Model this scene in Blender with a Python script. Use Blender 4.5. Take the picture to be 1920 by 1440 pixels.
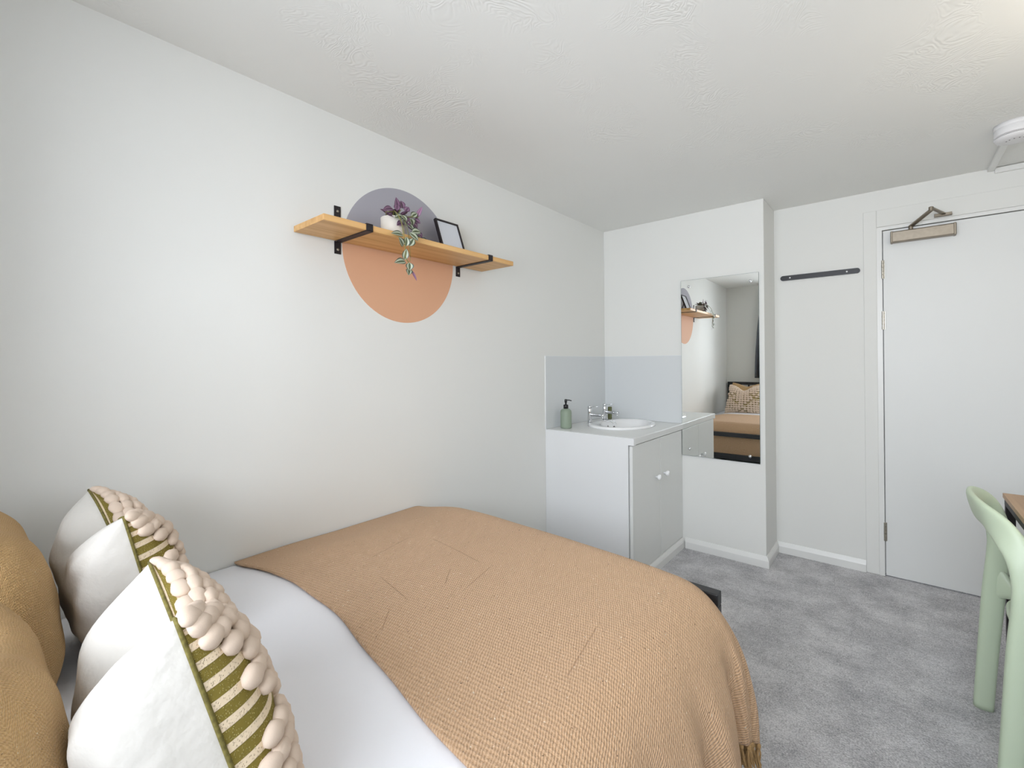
import bpy, bmesh, math, random
from mathutils import Vector, Matrix
from math import sin, cos, pi, radians, hypot, atan2, sqrt, exp
random.seed(7)
for o in list(bpy.data.objects):
    bpy.data.objects.remove(o)
scene = bpy.context.scene
C = scene.collection

# ------------------------------------------------------------------ camera
YAW, PIT, ROL = radians(40.085), radians(.1233), radians(-.459)
F = Vector((-sin(YAW), cos(YAW), 0)); R = Vector((cos(YAW), sin(YAW), 0)); U = Vector((0, 0, 1))
F, U = F*cos(PIT) + U*sin(PIT), U*cos(PIT) - F*sin(PIT)
R, U = R*cos(ROL) + U*sin(ROL), U*cos(ROL) - R*sin(ROL)
cd = bpy.data.cameras.new('camera'); cam = bpy.data.objects.new('camera', cd); C.objects.link(cam)
cam.matrix_world = Matrix(((R.x, U.x, -F.x, 0), (R.y, U.y, -F.y, 0), (R.z, U.z, -F.z, 1.2465), (0, 0, 0, 1)))
cd.sensor_fit = 'HORIZONTAL'; cd.sensor_width = 36; cd.lens = 36*853.47/1920
cd.shift_y = -(720-677.49)/1920; cd.clip_start = .02
scene.camera = cam

# ------------------------------------------------------------------ light
w = bpy.data.worlds.new('world'); scene.world = w; w.use_nodes = True
w.node_tree.nodes['Background'].inputs[0].default_value = (.86, .915, 1.0, 1)
w.node_tree.nodes['Background'].inputs[1].default_value = 3.9

def area(name, loc, rot, sx, sy, power, col):
    l = bpy.data.lights.new(name, 'AREA'); l.shape = 'RECTANGLE'; l.size = sx; l.size_y = sy
    l.energy = power; l.color = col
    o = bpy.data.objects.new(name, l); C.objects.link(o); o.location = loc; o.rotation_euler = rot
    return o
# overcast daylight arriving at the window behind the camera
area('overcast_daylight', (-.25, -2.4, 1.62), (radians(90), 0, 0), 4.2, 2.8, 510, (.865, .92, 1.0))
scene.view_settings.view_transform = 'Standard'
try: scene.view_settings.look = 'None'
except Exception: pass
scene.view_settings.gamma = 1
scene.view_settings.use_curve_mapping = False
scene.view_settings.exposure = -0.22

# ------------------------------------------------------------------ materials
def srgb(r, g, b):
    f = lambda c: (c/255/12.92) if c/255 <= .04045 else ((c/255+.055)/1.055)**2.4
    return (f(r), f(g), f(b), 1)
def mat(name, col, rough=.6, metal=0, spec=.5, noise=None, bump=None, coat=0):
    """noise=(scale, amount) colour variation; bump=(scale, strength, distance)"""
    m = bpy.data.materials.new(name); m.use_nodes = True
    nt = m.node_tree; b = nt.nodes['Principled BSDF']
    b.inputs['Base Color'].default_value = col; b.inputs['Roughness'].default_value = rough
    b.inputs['Metallic'].default_value = metal; b.inputs['Specular IOR Level'].default_value = spec
    b.inputs['Coat Weight'].default_value = coat
    tc = nt.nodes.new('ShaderNodeTexCoord')
    if noise:
        n = nt.nodes.new('ShaderNodeTexNoise'); n.inputs['Scale'].default_value = noise[0]; n.inputs['Detail'].default_value = 6
        nt.links.new(tc.outputs['Object'], n.inputs['Vector'])
        r = nt.nodes.new('ShaderNodeMapRange'); r.inputs['From Min'].default_value = .3; r.inputs['From Max'].default_value = .7
        r.inputs['To Min'].default_value = 1-noise[1]; r.inputs['To Max'].default_value = 1+noise[1]
        nt.links.new(n.outputs['Fac'], r.inputs['Value'])
        mx = nt.nodes.new('ShaderNodeMix'); mx.data_type = 'RGBA'; mx.blend_type = 'MULTIPLY'; mx.inputs[0].default_value = 1
        mx.inputs[6].default_value = col; nt.links.new(r.outputs[0], mx.inputs[7]); nt.links.new(mx.outputs[2], b.inputs['Base Color'])
    if bump:
        n = nt.nodes.new('ShaderNodeTexNoise'); n.inputs['Scale'].default_value = bump[0]; n.inputs['Detail'].default_value = 5
        nt.links.new(tc.outputs['Object'], n.inputs['Vector'])
        bp = nt.nodes.new('ShaderNodeBump'); bp.inputs['Strength'].default_value = bump[1]; bp.inputs['Distance'].default_value = bump[2]
        nt.links.new(n.outputs['Fac'], bp.inputs['Height']); nt.links.new(bp.outputs[0], b.inputs['Normal'])
    return m
def N(nt, t, **kw):
    n = nt.nodes.new(t)
    for k, v in kw.items(): setattr(n, k, v)
    return n
def MA(nt, op, a, b=None, clamp=False):
    n = nt.nodes.new('ShaderNodeMath'); n.operation = op; n.use_clamp = clamp
    for i, x in enumerate((a, b)):
        if x is None: continue
        if isinstance(x, (int, float)): n.inputs[i].default_value = x
        else: nt.links.new(x, n.inputs[i])
    return n.outputs[0]
def MIX(nt, fac, a, b):
    n = nt.nodes.new('ShaderNodeMix'); n.data_type = 'RGBA'
    for i, x in ((0, fac), (6, a), (7, b)):
        if isinstance(x, (int, float)): n.inputs[i].default_value = x
        elif isinstance(x, tuple): n.inputs[i].default_value = x
        else: nt.links.new(x, n.inputs[i])
    return n.outputs[2]

M = {}
FILL_GLOW = 12  # glow strength of the added fill globe
M['wall'] = mat('wall_paint', srgb(231, 231, 227), .75, bump=(9, .06, .004))
M['gloss_white'] = mat('gloss_white_paint', srgb(233, 233, 230), .35)
M['door_white'] = mat('door_paint', srgb(229, 230, 228), .45)
M['cab_white'] = mat('cabinet_white', srgb(232, 233, 233), .4)
M['cab_door'] = mat('cabinet_door_white', srgb(226, 227, 224), .38)
M['worktop'] = mat('white_laminate', srgb(228, 229, 227), .3)
M['ceramic'] = mat('white_ceramic', srgb(240, 240, 240), .08, coat=.5)
M['knob'] = mat('white_knob', srgb(245, 245, 245), .2)
M['chrome'] = mat('chrome', (.75, .76, .78, 1), .08, 1)
M['steel'] = mat('brushed_steel', srgb(150, 141, 128), .42, 1, noise=(60, .06))
M['hinge'] = mat('hinge_steel', srgb(176, 170, 158), .35, 1)
M['dark_gap'] = mat('dark_gap', srgb(40, 40, 42), .9)  # near-black that paints the shade in the cabinet door gaps
M['black'] = mat('black_metal', srgb(30, 22, 26), .55)
M['bed_black'] = mat('black_bed_steel', srgb(38, 39, 42), .4)
M['sage'] = mat('sage_bottle', srgb(142, 156, 138), .5, bump=(60, .05, .001))
M['olive_block'] = mat('olive_block', srgb(98, 104, 62), .6)
M['black_plastic'] = mat('black_plastic', srgb(22, 21, 26), .35)
M['mirror'] = mat('mirror_silver', (.93, .95, .94, 1), .0, 1)
M['mirror_edge'] = mat('mirror_edge', srgb(70, 100, 95), .2)
M['grey_paint'] = mat('mural_grey', srgb(168, 166, 174), .75)
M['peach_paint'] = mat('mural_peach', srgb(222, 172, 138), .7)
M['pot'] = mat('pot_ceramic', srgb(226, 220, 210), .6)
M['stem'] = mat('plant_stem', srgb(128, 124, 66), .5)
M['soil'] = mat('soil', srgb(60, 45, 35), .9)
M['print'] = mat('photo_print', srgb(215, 218, 225), .3)
M['chair'] = mat('sage_chair_plastic', srgb(196, 210, 184), .42, bump=(400, .03, .001))
M['plastic_white'] = mat('detector_plastic', srgb(226, 225, 226), .35)
M['detector_ring'] = mat('detector_grille', srgb(105, 98, 98), .5)
M['linen'] = mat('white_linen', srgb(243, 243, 247), .85, bump=(14, .35, .004))
M['cushion_back'] = mat('cushion_cotton', srgb(216, 212, 205), .85, bump=(11, .8, .012))
M['knot'] = mat('cream_knot', srgb(236, 214, 194), .8, noise=(25, .06), bump=(70, .5, .003))
M['curtain'] = mat('curtain_grey', srgb(92, 96, 104), .9, noise=(8, .1))
M['mattress'] = mat('mattress_fabric', srgb(225, 224, 220), .9)
M['grass'] = mat('outside_ground', srgb(120, 130, 110), .9)
M['upvc'] = mat('window_frame_white', srgb(236, 238, 238), .3)
M['lamp_glass'] = mat('lamp_glass', srgb(250, 240, 225), .4)
M['window_glass'] = mat('window_glass', (1, 1, 1, 1), 0)
nt_ = M['window_glass'].node_tree; tr_ = nt_.nodes.new('ShaderNodeBsdfTransparent'); gl_ = nt_.nodes.new('ShaderNodeBsdfGlossy'); gl_.inputs['Roughness'].default_value = .02
mx_ = nt_.nodes.new('ShaderNodeMixShader'); mx_.inputs[0].default_value = .06
nt_.links.new(tr_.outputs[0], mx_.inputs[1]); nt_.links.new(gl_.outputs[0], mx_.inputs[2]); nt_.links.new(mx_.outputs[0], nt_.nodes['Material Output'].inputs[0])
M['lamp_glow'] = mat('lamp_glow', srgb(250, 240, 225), .4)
M['lamp_glow'].node_tree.nodes['Principled BSDF'].inputs['Emission Color'].default_value = (1, .9, .74, 1)
M['lamp_glow'].node_tree.nodes['Principled BSDF'].inputs['Emission Strength'].default_value = FILL_GLOW

def ceiling_mat():
    m = bpy.data.materials.new('ceiling_texture'); m.use_nodes = True; nt = m.node_tree; b = nt.nodes['Principled BSDF']
    b.inputs['Base Color'].default_value = srgb(240, 240, 236); b.inputs['Roughness'].default_value = .8
    tc = N(nt, 'ShaderNodeTexCoord')
    n1 = N(nt, 'ShaderNodeTexNoise'); n1.inputs['Scale'].default_value = 4.5; n1.inputs['Detail'].default_value = 2; n1.inputs['Distortion'].default_value = 2.5
    nt.links.new(tc.outputs['Object'], n1.inputs['Vector'])
    s = MA(nt, 'SINE', MA(nt, 'MULTIPLY', n1.outputs['Fac'], 110.0))
    n2 = N(nt, 'ShaderNodeTexNoise'); n2.inputs['Scale'].default_value = 3.2
    nt.links.new(tc.outputs['Object'], n2.inputs['Vector'])
    k = MA(nt, 'MULTIPLY', MA(nt, 'SUBTRACT', n2.outputs['Fac'], .50), 6.0, True)
    h = MA(nt, 'MULTIPLY', s, k)
    bp = N(nt, 'ShaderNodeBump'); bp.inputs['Strength'].default_value = .16; bp.inputs['Distance'].default_value = .004
    nt.links.new(h, bp.inputs['Height']); nt.links.new(bp.outputs[0], b.inputs['Normal'])
    return m
M['ceiling'] = ceiling_mat()

def carpet_mat():
    m = bpy.data.materials.new('grey_carpet'); m.use_nodes = True; nt = m.node_tree; b = nt.nodes['Principled BSDF']
    b.inputs['Roughness'].default_value = .95; b.inputs['Specular IOR Level'].default_value = .1
    tc = N(nt, 'ShaderNodeTexCoord')
    big = N(nt, 'ShaderNodeTexNoise'); big.inputs['Scale'].default_value = 5.5; big.inputs['Detail'].default_value = 5; big.inputs['Roughness'].default_value = .65
    fine = N(nt, 'ShaderNodeTexNoise'); fine.inputs['Scale'].default_value = 190; fine.inputs['Detail'].default_value = 4
    mid = N(nt, 'ShaderNodeTexNoise'); mid.inputs['Scale'].default_value = 60; mid.inputs['Detail'].default_value = 3
    for n in (big, fine, mid): nt.links.new(tc.outputs['Object'], n.inputs['Vector'])
    v = MA(nt, 'ADD', MA(nt, 'MULTIPLY', MA(nt, 'SUBTRACT', big.outputs['Fac'], .5), 1.7), MA(nt, 'MULTIPLY', MA(nt, 'SUBTRACT', fine.outputs['Fac'], .5), 2.2))
    v = MA(nt, 'ADD', v, MA(nt, 'MULTIPLY', MA(nt, 'SUBTRACT', mid.outputs['Fac'], .5), .8))
    v = MA(nt, 'ADD', v, .5, True)
    nt.links.new(MIX(nt, v, srgb(156, 155, 158), srgb(228, 226, 227)), b.inputs['Base Color'])
    bp = N(nt, 'ShaderNodeBump'); bp.inputs['Strength'].default_value = .7; bp.inputs['Distance'].default_value = .006
    nt.links.new(MA(nt, 'ADD', fine.outputs['Fac'], mid.outputs['Fac']), bp.inputs['Height']); nt.links.new(bp.outputs[0], b.inputs['Normal'])
    return m
M['carpet'] = carpet_mat()

def wood_mat(name, c1, c2, axis, rough=.45):
    m = bpy.data.materials.new(name); m.use_nodes = True; nt = m.node_tree; b = nt.nodes['Principled BSDF']
    b.inputs['Roughness'].default_value = rough
    tc = N(nt, 'ShaderNodeTexCoord'); mp = N(nt, 'ShaderNodeMapping')
    s = [38, 38, 38]; s[axis] = 1.6; mp.inputs['Scale'].default_value = s
    nt.links.new(tc.outputs['Object'], mp.inputs['Vector'])
    n = N(nt, 'ShaderNodeTexNoise'); n.inputs['Scale'].default_value = 1; n.inputs['Detail'].default_value = 6; n.inputs['Distortion'].default_value = .3
    nt.links.new(mp.outputs[0], n.inputs['Vector'])
    v = MA(nt, 'MULTIPLY', MA(nt, 'SUBTRACT', n.outputs['Fac'], .3), 2.4, True)
    nt.links.new(MIX(nt, v, c1, c2), b.inputs['Base Color'])
    return m
M['oak'] = wood_mat('oak_shelf_wood', srgb(200, 148, 86), srgb(228, 184, 124), 1)
M['desk_wood'] = wood_mat('desk_top_wood', srgb(158, 124, 92), srgb(188, 154, 118), 1)

def weave_mat(name, base, dark, light, scale, herring=False, yarn=1.0, segs=()):
    """woven wool: slanted ribs in the cloth's own flat coordinates, with flecks"""
    m = bpy.data.materials.new(name); m.use_nodes = True; nt = m.node_tree; b = nt.nodes['Principled BSDF']
    b.inputs['Roughness'].default_value = .95; b.inputs['Specular IOR Level'].default_value = .15
    b.inputs['Sheen Weight'].default_value = .15
    uv = N(nt, 'ShaderNodeUVMap'); sp = N(nt, 'ShaderNodeSeparateXYZ'); nt.links.new(uv.outputs[0], sp.inputs[0])
    wob = N(nt, 'ShaderNodeTexNoise'); wob.inputs['Scale'].default_value = scale*.25; wob.inputs['Detail'].default_value = 3
    nt.links.new(uv.outputs[0], wob.inputs['Vector'])
    x, y = sp.outputs[0], sp.outputs[1]
    if herring:
        x = MA(nt, 'PINGPONG', x, .022)
    d = MA(nt, 'ADD', MA(nt, 'ADD', x, MA(nt, 'MULTIPLY', y, .55)), MA(nt, 'MULTIPLY', wob.outputs['Fac'], .011))
    rib = MA(nt, 'SINE', MA(nt, 'MULTIPLY', d, scale*6.283))
    cross = MA(nt, 'SINE', MA(nt, 'MULTIPLY', MA(nt, 'SUBTRACT', y, MA(nt, 'MULTIPLY', x, .2)), scale*.62*6.283))
    h = MA(nt, 'ADD', MA(nt, 'MULTIPLY', rib, .5), MA(nt, 'MULTIPLY', cross, .35))
    fine = N(nt, 'ShaderNodeTexNoise'); fine.inputs['Scale'].default_value = scale*2.2; fine.inputs['Detail'].default_value = 3
    nt.links.new(uv.outputs[0], fine.inputs['Vector'])
    h2 = MA(nt, 'ADD', MA(nt, 'MULTIPLY', h, .85), MA(nt, 'MULTIPLY', fine.outputs['Fac'], 1.7))
    fac = MA(nt, 'ADD', MA(nt, 'MULTIPLY', MA(nt, 'SUBTRACT', h2, .3), .42), .32, True)
    col = MIX(nt, fac, dark, base)
    big = N(nt, 'ShaderNodeTexNoise'); big.inputs['Scale'].default_value = 6; big.inputs['Detail'].default_value = 3
    nt.links.new(uv.outputs[0], big.inputs['Vector'])
    fl = N(nt, 'ShaderNodeTexNoise'); fl.inputs['Scale'].default_value = scale*.9; fl.inputs['Detail'].default_value = 1
    nt.links.new(uv.outputs[0], fl.inputs['Vector'])
    col = MIX(nt, MA(nt, 'MULTIPLY', MA(nt, 'SUBTRACT', fl.outputs['Fac'], .70), 12.0, True), col, light)
    col = MIX(nt, MA(nt, 'MULTIPLY', MA(nt, 'SUBTRACT', .285, fl.outputs['Fac']), 14.0, True), col, tuple(c*.35 for c in dark[:3]) + (1,))
    for x0, y0, x1, y1 in segs:
        L = hypot(x1-x0, y1-y0); tx, ty = (x1-x0)/L, (y1-y0)/L
        al = MA(nt, 'ADD', MA(nt, 'MULTIPLY', MA(nt, 'SUBTRACT', sp.outputs[0], x0), tx), MA(nt, 'MULTIPLY', MA(nt, 'SUBTRACT', sp.outputs[1], y0), ty))
        ac = MA(nt, 'ADD', MA(nt, 'MULTIPLY', MA(nt, 'SUBTRACT', sp.outputs[0], x0), -ty), MA(nt, 'MULTIPLY', MA(nt, 'SUBTRACT', sp.outputs[1], y0), tx))
        near = MA(nt, 'MULTIPLY', MA(nt, 'SUBTRACT', .0026, MA(nt, 'ABSOLUTE', ac)), 500.0, True)
        inside = MA(nt, 'MULTIPLY', MA(nt, 'SUBTRACT', L/2, MA(nt, 'ABSOLUTE', MA(nt, 'SUBTRACT', al, L/2))), 60.0, True)
        seg = MA(nt, 'MULTIPLY', MA(nt, 'MULTIPLY', near, inside), MA(nt, 'MULTIPLY', fine.outputs['Fac'], .9))
        col = MIX(nt, seg, col, tuple(c*.72 for c in dark[:3]) + (1,)); h2 = MA(nt, 'SUBTRACT', h2, MA(nt, 'MULTIPLY', seg, 1.5))
    nt.links.new(col, b.inputs['Base Color'])
    bp = N(nt, 'ShaderNodeBump'); bp.inputs['Strength'].default_value = .8; bp.inputs['Distance'].default_value = .0022*yarn
    nt.links.new(h2, bp.inputs['Height']); nt.links.new(bp.outputs[0], b.inputs['Normal'])
    return m
# fold crease lines, coloured darker and sunk, in the throw's own flat coordinates
CREASES = [(-1.248, 0.795, -1.294, 0.98), (-0.879, 0.829, -0.921, 0.992), (-0.499, 0.748, -0.539, 0.95), (-0.884, 0.589, -0.955, 0.662), (-1.121, 0.743, -0.949, 0.712), (-1.212, 1.011, -0.96, 0.987), (-0.327, 0.642, -0.32, 0.746), (-0.938, 0.824, -1.0, 0.902)]
M['throw'] = weave_mat('tan_wool_throw', srgb(231, 196, 160), srgb(178, 136, 98), srgb(246, 230, 206), 160, segs=CREASES)
M['tassel'] = mat('tan_tassel', srgb(176, 142, 96), .95, noise=(90, .2))
M['tan_cushion'] = weave_mat('tan_boucle', srgb(236, 198, 144), srgb(192, 146, 88), srgb(240, 222, 184), 330, herring=True)

def olive_mat():
    m = bpy.data.materials.new('olive_cream_weave'); m.use_nodes = True; nt = m.node_tree; b = nt.nodes['Principled BSDF']
    b.inputs['Roughness'].default_value = .85
    uv = N(nt, 'ShaderNodeUVMap'); sp = N(nt, 'ShaderNodeSeparateXYZ'); nt.links.new(uv.outputs[0], sp.inputs[0])
    rows = MA(nt, 'SINE', MA(nt, 'MULTIPLY', sp.outputs[1], 6.283*ROWS/.5184))
    vor = N(nt, 'ShaderNodeTexVoronoi'); vor.inputs['Scale'].default_value = 260; nt.links.new(uv.outputs[0], vor.inputs['Vector'])
    dots = MA(nt, 'MULTIPLY', MA(nt, 'SUBTRACT', .36, vor.outputs['Distance']), 4.0, True)
    ol = MIX(nt, dots, srgb(126, 111, 42), srgb(192, 178, 108))
    cream = MA(nt, 'MULTIPLY', MA(nt, 'SUBTRACT', rows, .15), 8.0, True)
    nt.links.new(MIX(nt, cream, ol, srgb(234, 214, 184)), b.inputs['Base Color'])
    bp = N(nt, 'ShaderNodeBump'); bp.inputs['Strength'].default_value = .8; bp.inputs['Distance'].default_value = .003
    nt.links.new(MA(nt, 'ADD', MA(nt, 'MULTIPLY', dots, .5), cream), bp.inputs['Height']); nt.links.new(bp.outputs[0], b.inputs['Normal'])
    return m
ROWS, CH = 17, .35
M['olive'] = olive_mat()
M['olive_edge'] = mat('olive_edging', srgb(114, 105, 52), .85, noise=(160, .35), bump=(150, .6, .002))

def leaf_mat(name, margin, band, mid):
    m = bpy.data.materials.new(name); m.use_nodes = True; nt = m.node_tree; b = nt.nodes['Principled BSDF']
    b.inputs['Roughness'].default_value = .4
    uv = N(nt, 'ShaderNodeUVMap'); sp = N(nt, 'ShaderNodeSeparateXYZ'); nt.links.new(uv.outputs[0], sp.inputs[0])
    a = MA(nt, 'ABSOLUTE', MA(nt, 'SUBTRACT', sp.outputs[0], .5))
    b1 = MA(nt, 'MULTIPLY', MA(nt, 'SUBTRACT', a, .10), 14.0, True)
    b2 = MA(nt, 'MULTIPLY', MA(nt, 'SUBTRACT', a, .33), 14.0, True)
    nt.links.new(MIX(nt, b2, MIX(nt, b1, mid, band), margin), b.inputs['Base Color'])
    return m
M['leaf_green'] = leaf_mat('striped_leaf', srgb(62, 72, 56), srgb(176, 182, 160), srgb(78, 88, 60))
M['leaf_purple'] = leaf_mat('purple_leaf', srgb(84, 52, 78), srgb(128, 96, 120), srgb(86, 58, 80))
M['leaf_mauve'] = leaf_mat('mauve_leaf', srgb(136, 92, 126), srgb(160, 122, 148), srgb(130, 88, 120))

# ------------------------------------------------------------------ helpers
def link_mesh(name, bm, m, parent=None, smooth=False, loc=None):
    me = bpy.data.meshes.new(name); bm.normal_update(); bm.to_mesh(me); bm.free()
    if isinstance(m, (list, tuple)):
        for k in m: me.materials.append(k)
    elif m: me.materials.append(m)
    if smooth:
        for p in me.polygons: p.use_smooth = True
    o = bpy.data.objects.new(name, me); C.objects.link(o)
    if parent is not None: o.parent = parent
    if loc is not None: o.location = loc
    return o
def thing(name, label, cat, loc=(0, 0, 0), rotz=0, group=None):
    o = bpy.data.objects.new(name, None); C.objects.link(o); o.empty_display_size = .05
    o.location = loc; o.rotation_euler = (0, 0, rotz); return tag(o, label, cat, group)
def tag(o, label, cat, group=None):
    o['label'] = label; o['category'] = cat
    if group: o['group'] = group
    return o
def struct(o): o['kind'] = 'structure'; return o
def box(bm, x0, x1, y0, y1, z0, z1, bev=0, seg=2):
    r = bmesh.ops.create_cube(bm, size=1)
    vs = r['verts']
    for v in vs:
        v.co = Vector(((x0+x1)/2 + v.co.x*(x1-x0), (y0+y1)/2 + v.co.y*(y1-y0), (z0+z1)/2 + v.co.z*(z1-z0)))
    if bev:
        es = list({e for v in vs for e in v.link_edges})
        bmesh.ops.bevel(bm, geom=es, offset=bev, segments=seg, affect='EDGES', profile=.5)
def bx(name, m, parent, x0, x1, y0, y1, z0, z1, bev=0, loc=(0, 0, 0)):
    bm = bmesh.new(); box(bm, x0-loc[0], x1-loc[0], y0-loc[1], y1-loc[1], z0-loc[2], z1-loc[2], bev)
    return link_mesh(name, bm, m, parent)
def lathe(bm, prof, c=(0, 0, 0), axis='z', n=28, cap=True):
    """prof: list of (radius, height) along the axis"""
    rings = []
    for r, h in prof:
        ring = []
        for k in range(n):
            a = 2*pi*k/n; p = (r*cos(a), r*sin(a), h)
            if axis == 'x': p = (h, r*cos(a), r*sin(a))
            if axis == 'y': p = (r*sin(a), h, r*cos(a))
            ring.append(bm.verts.new((c[0]+p[0], c[1]+p[1], c[2]+p[2])))
        rings.append(ring)
    for a, b in zip(rings, rings[1:]):
        for k in range(n):
            bm.faces.new((a[k], a[(k+1) % n], b[(k+1) % n], b[k]))
    if cap:
        bm.faces.new(rings[0][::-1]); bm.faces.new(rings[-1])
def lt(name, m, parent, prof, c=(0, 0, 0), axis='z', n=28, smooth=True):
    bm = bmesh.new(); lathe(bm, prof, c, axis, n); o = link_mesh(name, bm, m, parent, smooth)
    return o
def sweep(bm, pts, sizes, ups=None, n=12, power=2.6, cap=True):
    """sweep a superellipse section (half width a along side, half height b along up) on pts"""
    pts = [Vector(p) for p in pts]; rings = []
    for i, p in enumerate(pts):
        t = (pts[min(i+1, len(pts)-1)] - pts[max(i-1, 0)]).normalized()
        up = Vector(ups[i]) if ups else (Vector((0, 0, 1)) if abs(t.z) < .9 else Vector((1, 0, 0)))
        side = t.cross(up).normalized(); up = side.cross(t).normalized()
        a, b = sizes[i] if isinstance(sizes[0], (tuple, list)) else sizes
        ring = []
        for k in range(n):
            th = 2*pi*k/n; cx, sx = cos(th), sin(th)
            ring.append(bm.verts.new(p + side*(a*math.copysign(abs(cx)**(2/power), cx)) + up*(b*math.copysign(abs(sx)**(2/power), sx))))
        rings.append(ring)
    for a, b in zip(rings, rings[1:]):
        for k in range(n): bm.faces.new((a[k], a[(k+1) % n], b[(k+1) % n], b[k]))
    if cap: bm.faces.new(rings[0][::-1]); bm.faces.new(rings[-1])
def spline(P, n):
    """Catmull-Rom through control tuples of any length"""
    P = [P[0]] + list(P) + [P[-1]]; out = []
    for i in range(1, len(P)-2):
        for k in range(n):
            t = k/n; a, b, c, d = P[i-1], P[i], P[i+1], P[i+2]
            out.append(tuple(.5*((2*b[j]) + (-a[j]+c[j])*t + (2*a[j]-5*b[j]+4*c[j]-d[j])*t*t + (-a[j]+3*b[j]-3*c[j]+d[j])*t**3) for j in range(len(b))))
    out.append(tuple(P[-2])); return out

# ------------------------------------------------------------------ setting
XL, XR, YB, YM, YD, H = -1.676, .95, -.45, 3.075, 3.384, 2.223
XP = -.600
T = .12
struct(bx('floor', M['carpet'], None, XL-T, XR+T, YB-T, YD+T, -.1, 0))
struct(bx('ceiling', M['ceiling'], None, XL-T, XR+T, YB-T, YD+T, H, H+.1))
struct(bx('wall_left', M['wall'], None, XL-T, XL, YB-T, YD+T, 0, H))
struct(bx('wall_right', M['wall'], None, XR, XR+T, YB-T, YD+T, 0, H))
struct(bx('wall_sink', M['wall'], None, XL, XP, YM, YD+T, 0, H, bev=.003))
DX0, DX1, DZ = -.077, .738, 2.006
bm = bmesh.new()
box(bm, XP, DX0, YD, YD+T, 0, H); box(bm, DX1, XR, YD, YD+T, 0, H); box(bm, DX0, DX1, YD, YD+T, DZ, H)
struct(link_mesh('wall_far', bm, M['wall']))
# window wall behind the camera
WX0, WX1, WZ0, WZ1 = -1.12, .62, .98, 2.06
bm = bmesh.new()
box(bm, XL, WX0, YB-T, YB, 0, H); box(bm, WX1, XR, YB-T, YB, 0, H)
box(bm, WX0, WX1, YB-T, YB, 0, WZ0); box(bm, WX0, WX1, YB-T, YB, WZ1, H)
struct(link_mesh('wall_window', bm, M['wall']))
win = thing('window_1', 'white framed window', 'window'); del win['label'], win['category']; struct(win)
bm = bmesh.new()
f = .06
for a in ((WX0, WX0+f, WZ0, WZ1), (WX1-f, WX1, WZ0, WZ1), (WX0+f, WX1-f, WZ0, WZ0+f), (WX0+f, WX1-f, WZ1-f, WZ1), (-.28, -.22, WZ0+f, WZ1-f)):
    box(bm, a[0], a[1], YB-.09, YB-.03, a[2], a[3], .004)
link_mesh('window_frame', bm, M['upvc'], win)
for a, b in ((WX0+f, -.28), (-.22, WX1-f)):
    bx('pane', M['window_glass'], win, a, b, YB-.066, YB-.060, WZ0+f, WZ1-f)
bx('window_sill', M['gloss_white'], win, WX0-.04, WX1+.04, YB-.03, YB+.05, WZ0-.028, WZ0, .004)
# curtain beside the window
bm = bmesh.new(); n = 60; fr = []
for i in range(n+1):
    t = i/n; x = -1.325+.26*t; y = YB+.075+.022*sin(t*2*pi*5)
    fr.append([bm.verts.new((x + .085*((zz-1.0)/1.1)**1.5*(1-t*.5), y + .012*sin(zz*5), zz)) for zz in (1.02, 1.3, 1.6, 1.9, 2.12)])
for a, b in zip(fr, fr[1:]):
    for k in range(4): bm.faces.new((a[k], b[k], b[k+1], a[k+1]))
cur = link_mesh('curtain', bm, M['curtain'], None, True)
sm = cur.modifiers.new('s', 'SOLIDIFY'); sm.thickness = .003
tag(cur, 'dark grey curtain hanging beside the bed head, seen only in the mirror', 'curtain')
rod = lt('curtain_pole', M['black'], None, [(.011, -1.18), (.011, .85)], (0, YB+.075, 2.135), 'x', 12)
tag(rod, 'thin black curtain pole above the window behind the bed head', 'curtain pole')

# door lining, architrave, door leaf
bm = bmesh.new()
box(bm, DX0, -.053, YD-.004, YD+.1, 0, DZ); box(bm, .716, DX1, YD-.004, YD+.1, 0, DZ); box(bm, -.053, .716, YD-.004, YD+.1, 1.989, DZ)
box(bm, -.053, -.035, YD+.046, YD+.07, 0, 1.989); box(bm, .70, .716, YD+.046, YD+.07, 0, 1.989); box(bm, -.035, .70, YD+.046, YD+.07, 1.97, 1.989)
struct(link_mesh('trim_1', bm, M['gloss_white']))
bm = bmesh.new()
box(bm, -.138, -.077, YD-.007, YD, 0, 2.108, .003); box(bm, .738, .80, YD-.007, YD, 0, 2.108, .003); box(bm, -.077, .738, YD-.007, YD, 2.009, 2.108, .003)
struct(link_mesh('trim_2', bm, M['wall']))
door = thing('door_1', 'd', 'door'); del door['label'], door['category']; struct(door)
bx('door_leaf', M['door_white'], door, -.0485, .712, YD-.001, YD+.044, .007, 1.984, .0015)
for z in (1.71, 1.418, .204):
    hg = bx('hinge', M['hinge'], door, -.060, -.042, YD-.0035, YD-.0005, z, z+.105)
    bm = bmesh.new()
    for k in range(5): lathe(bm, [(.0062, z+.021*k+.0008), (.0062, z+.021*(k+1)-.0008)], (-.0505, YD-.008, 0), 'z', 14)
    kn = link_mesh('hinge_barrel', bm, M['hinge'], hg)
hd = lt('door_handle', M['steel'], door, [(.026, 0), (.026, -.008), (.010, -.010), (.010, -.05)], (.655, YD-.001, 1.0), 'y', 20)
bx('lever', M['steel'], hd, .545, .665, YD-.062, YD-.046, .991, 1.009, .005)

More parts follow.
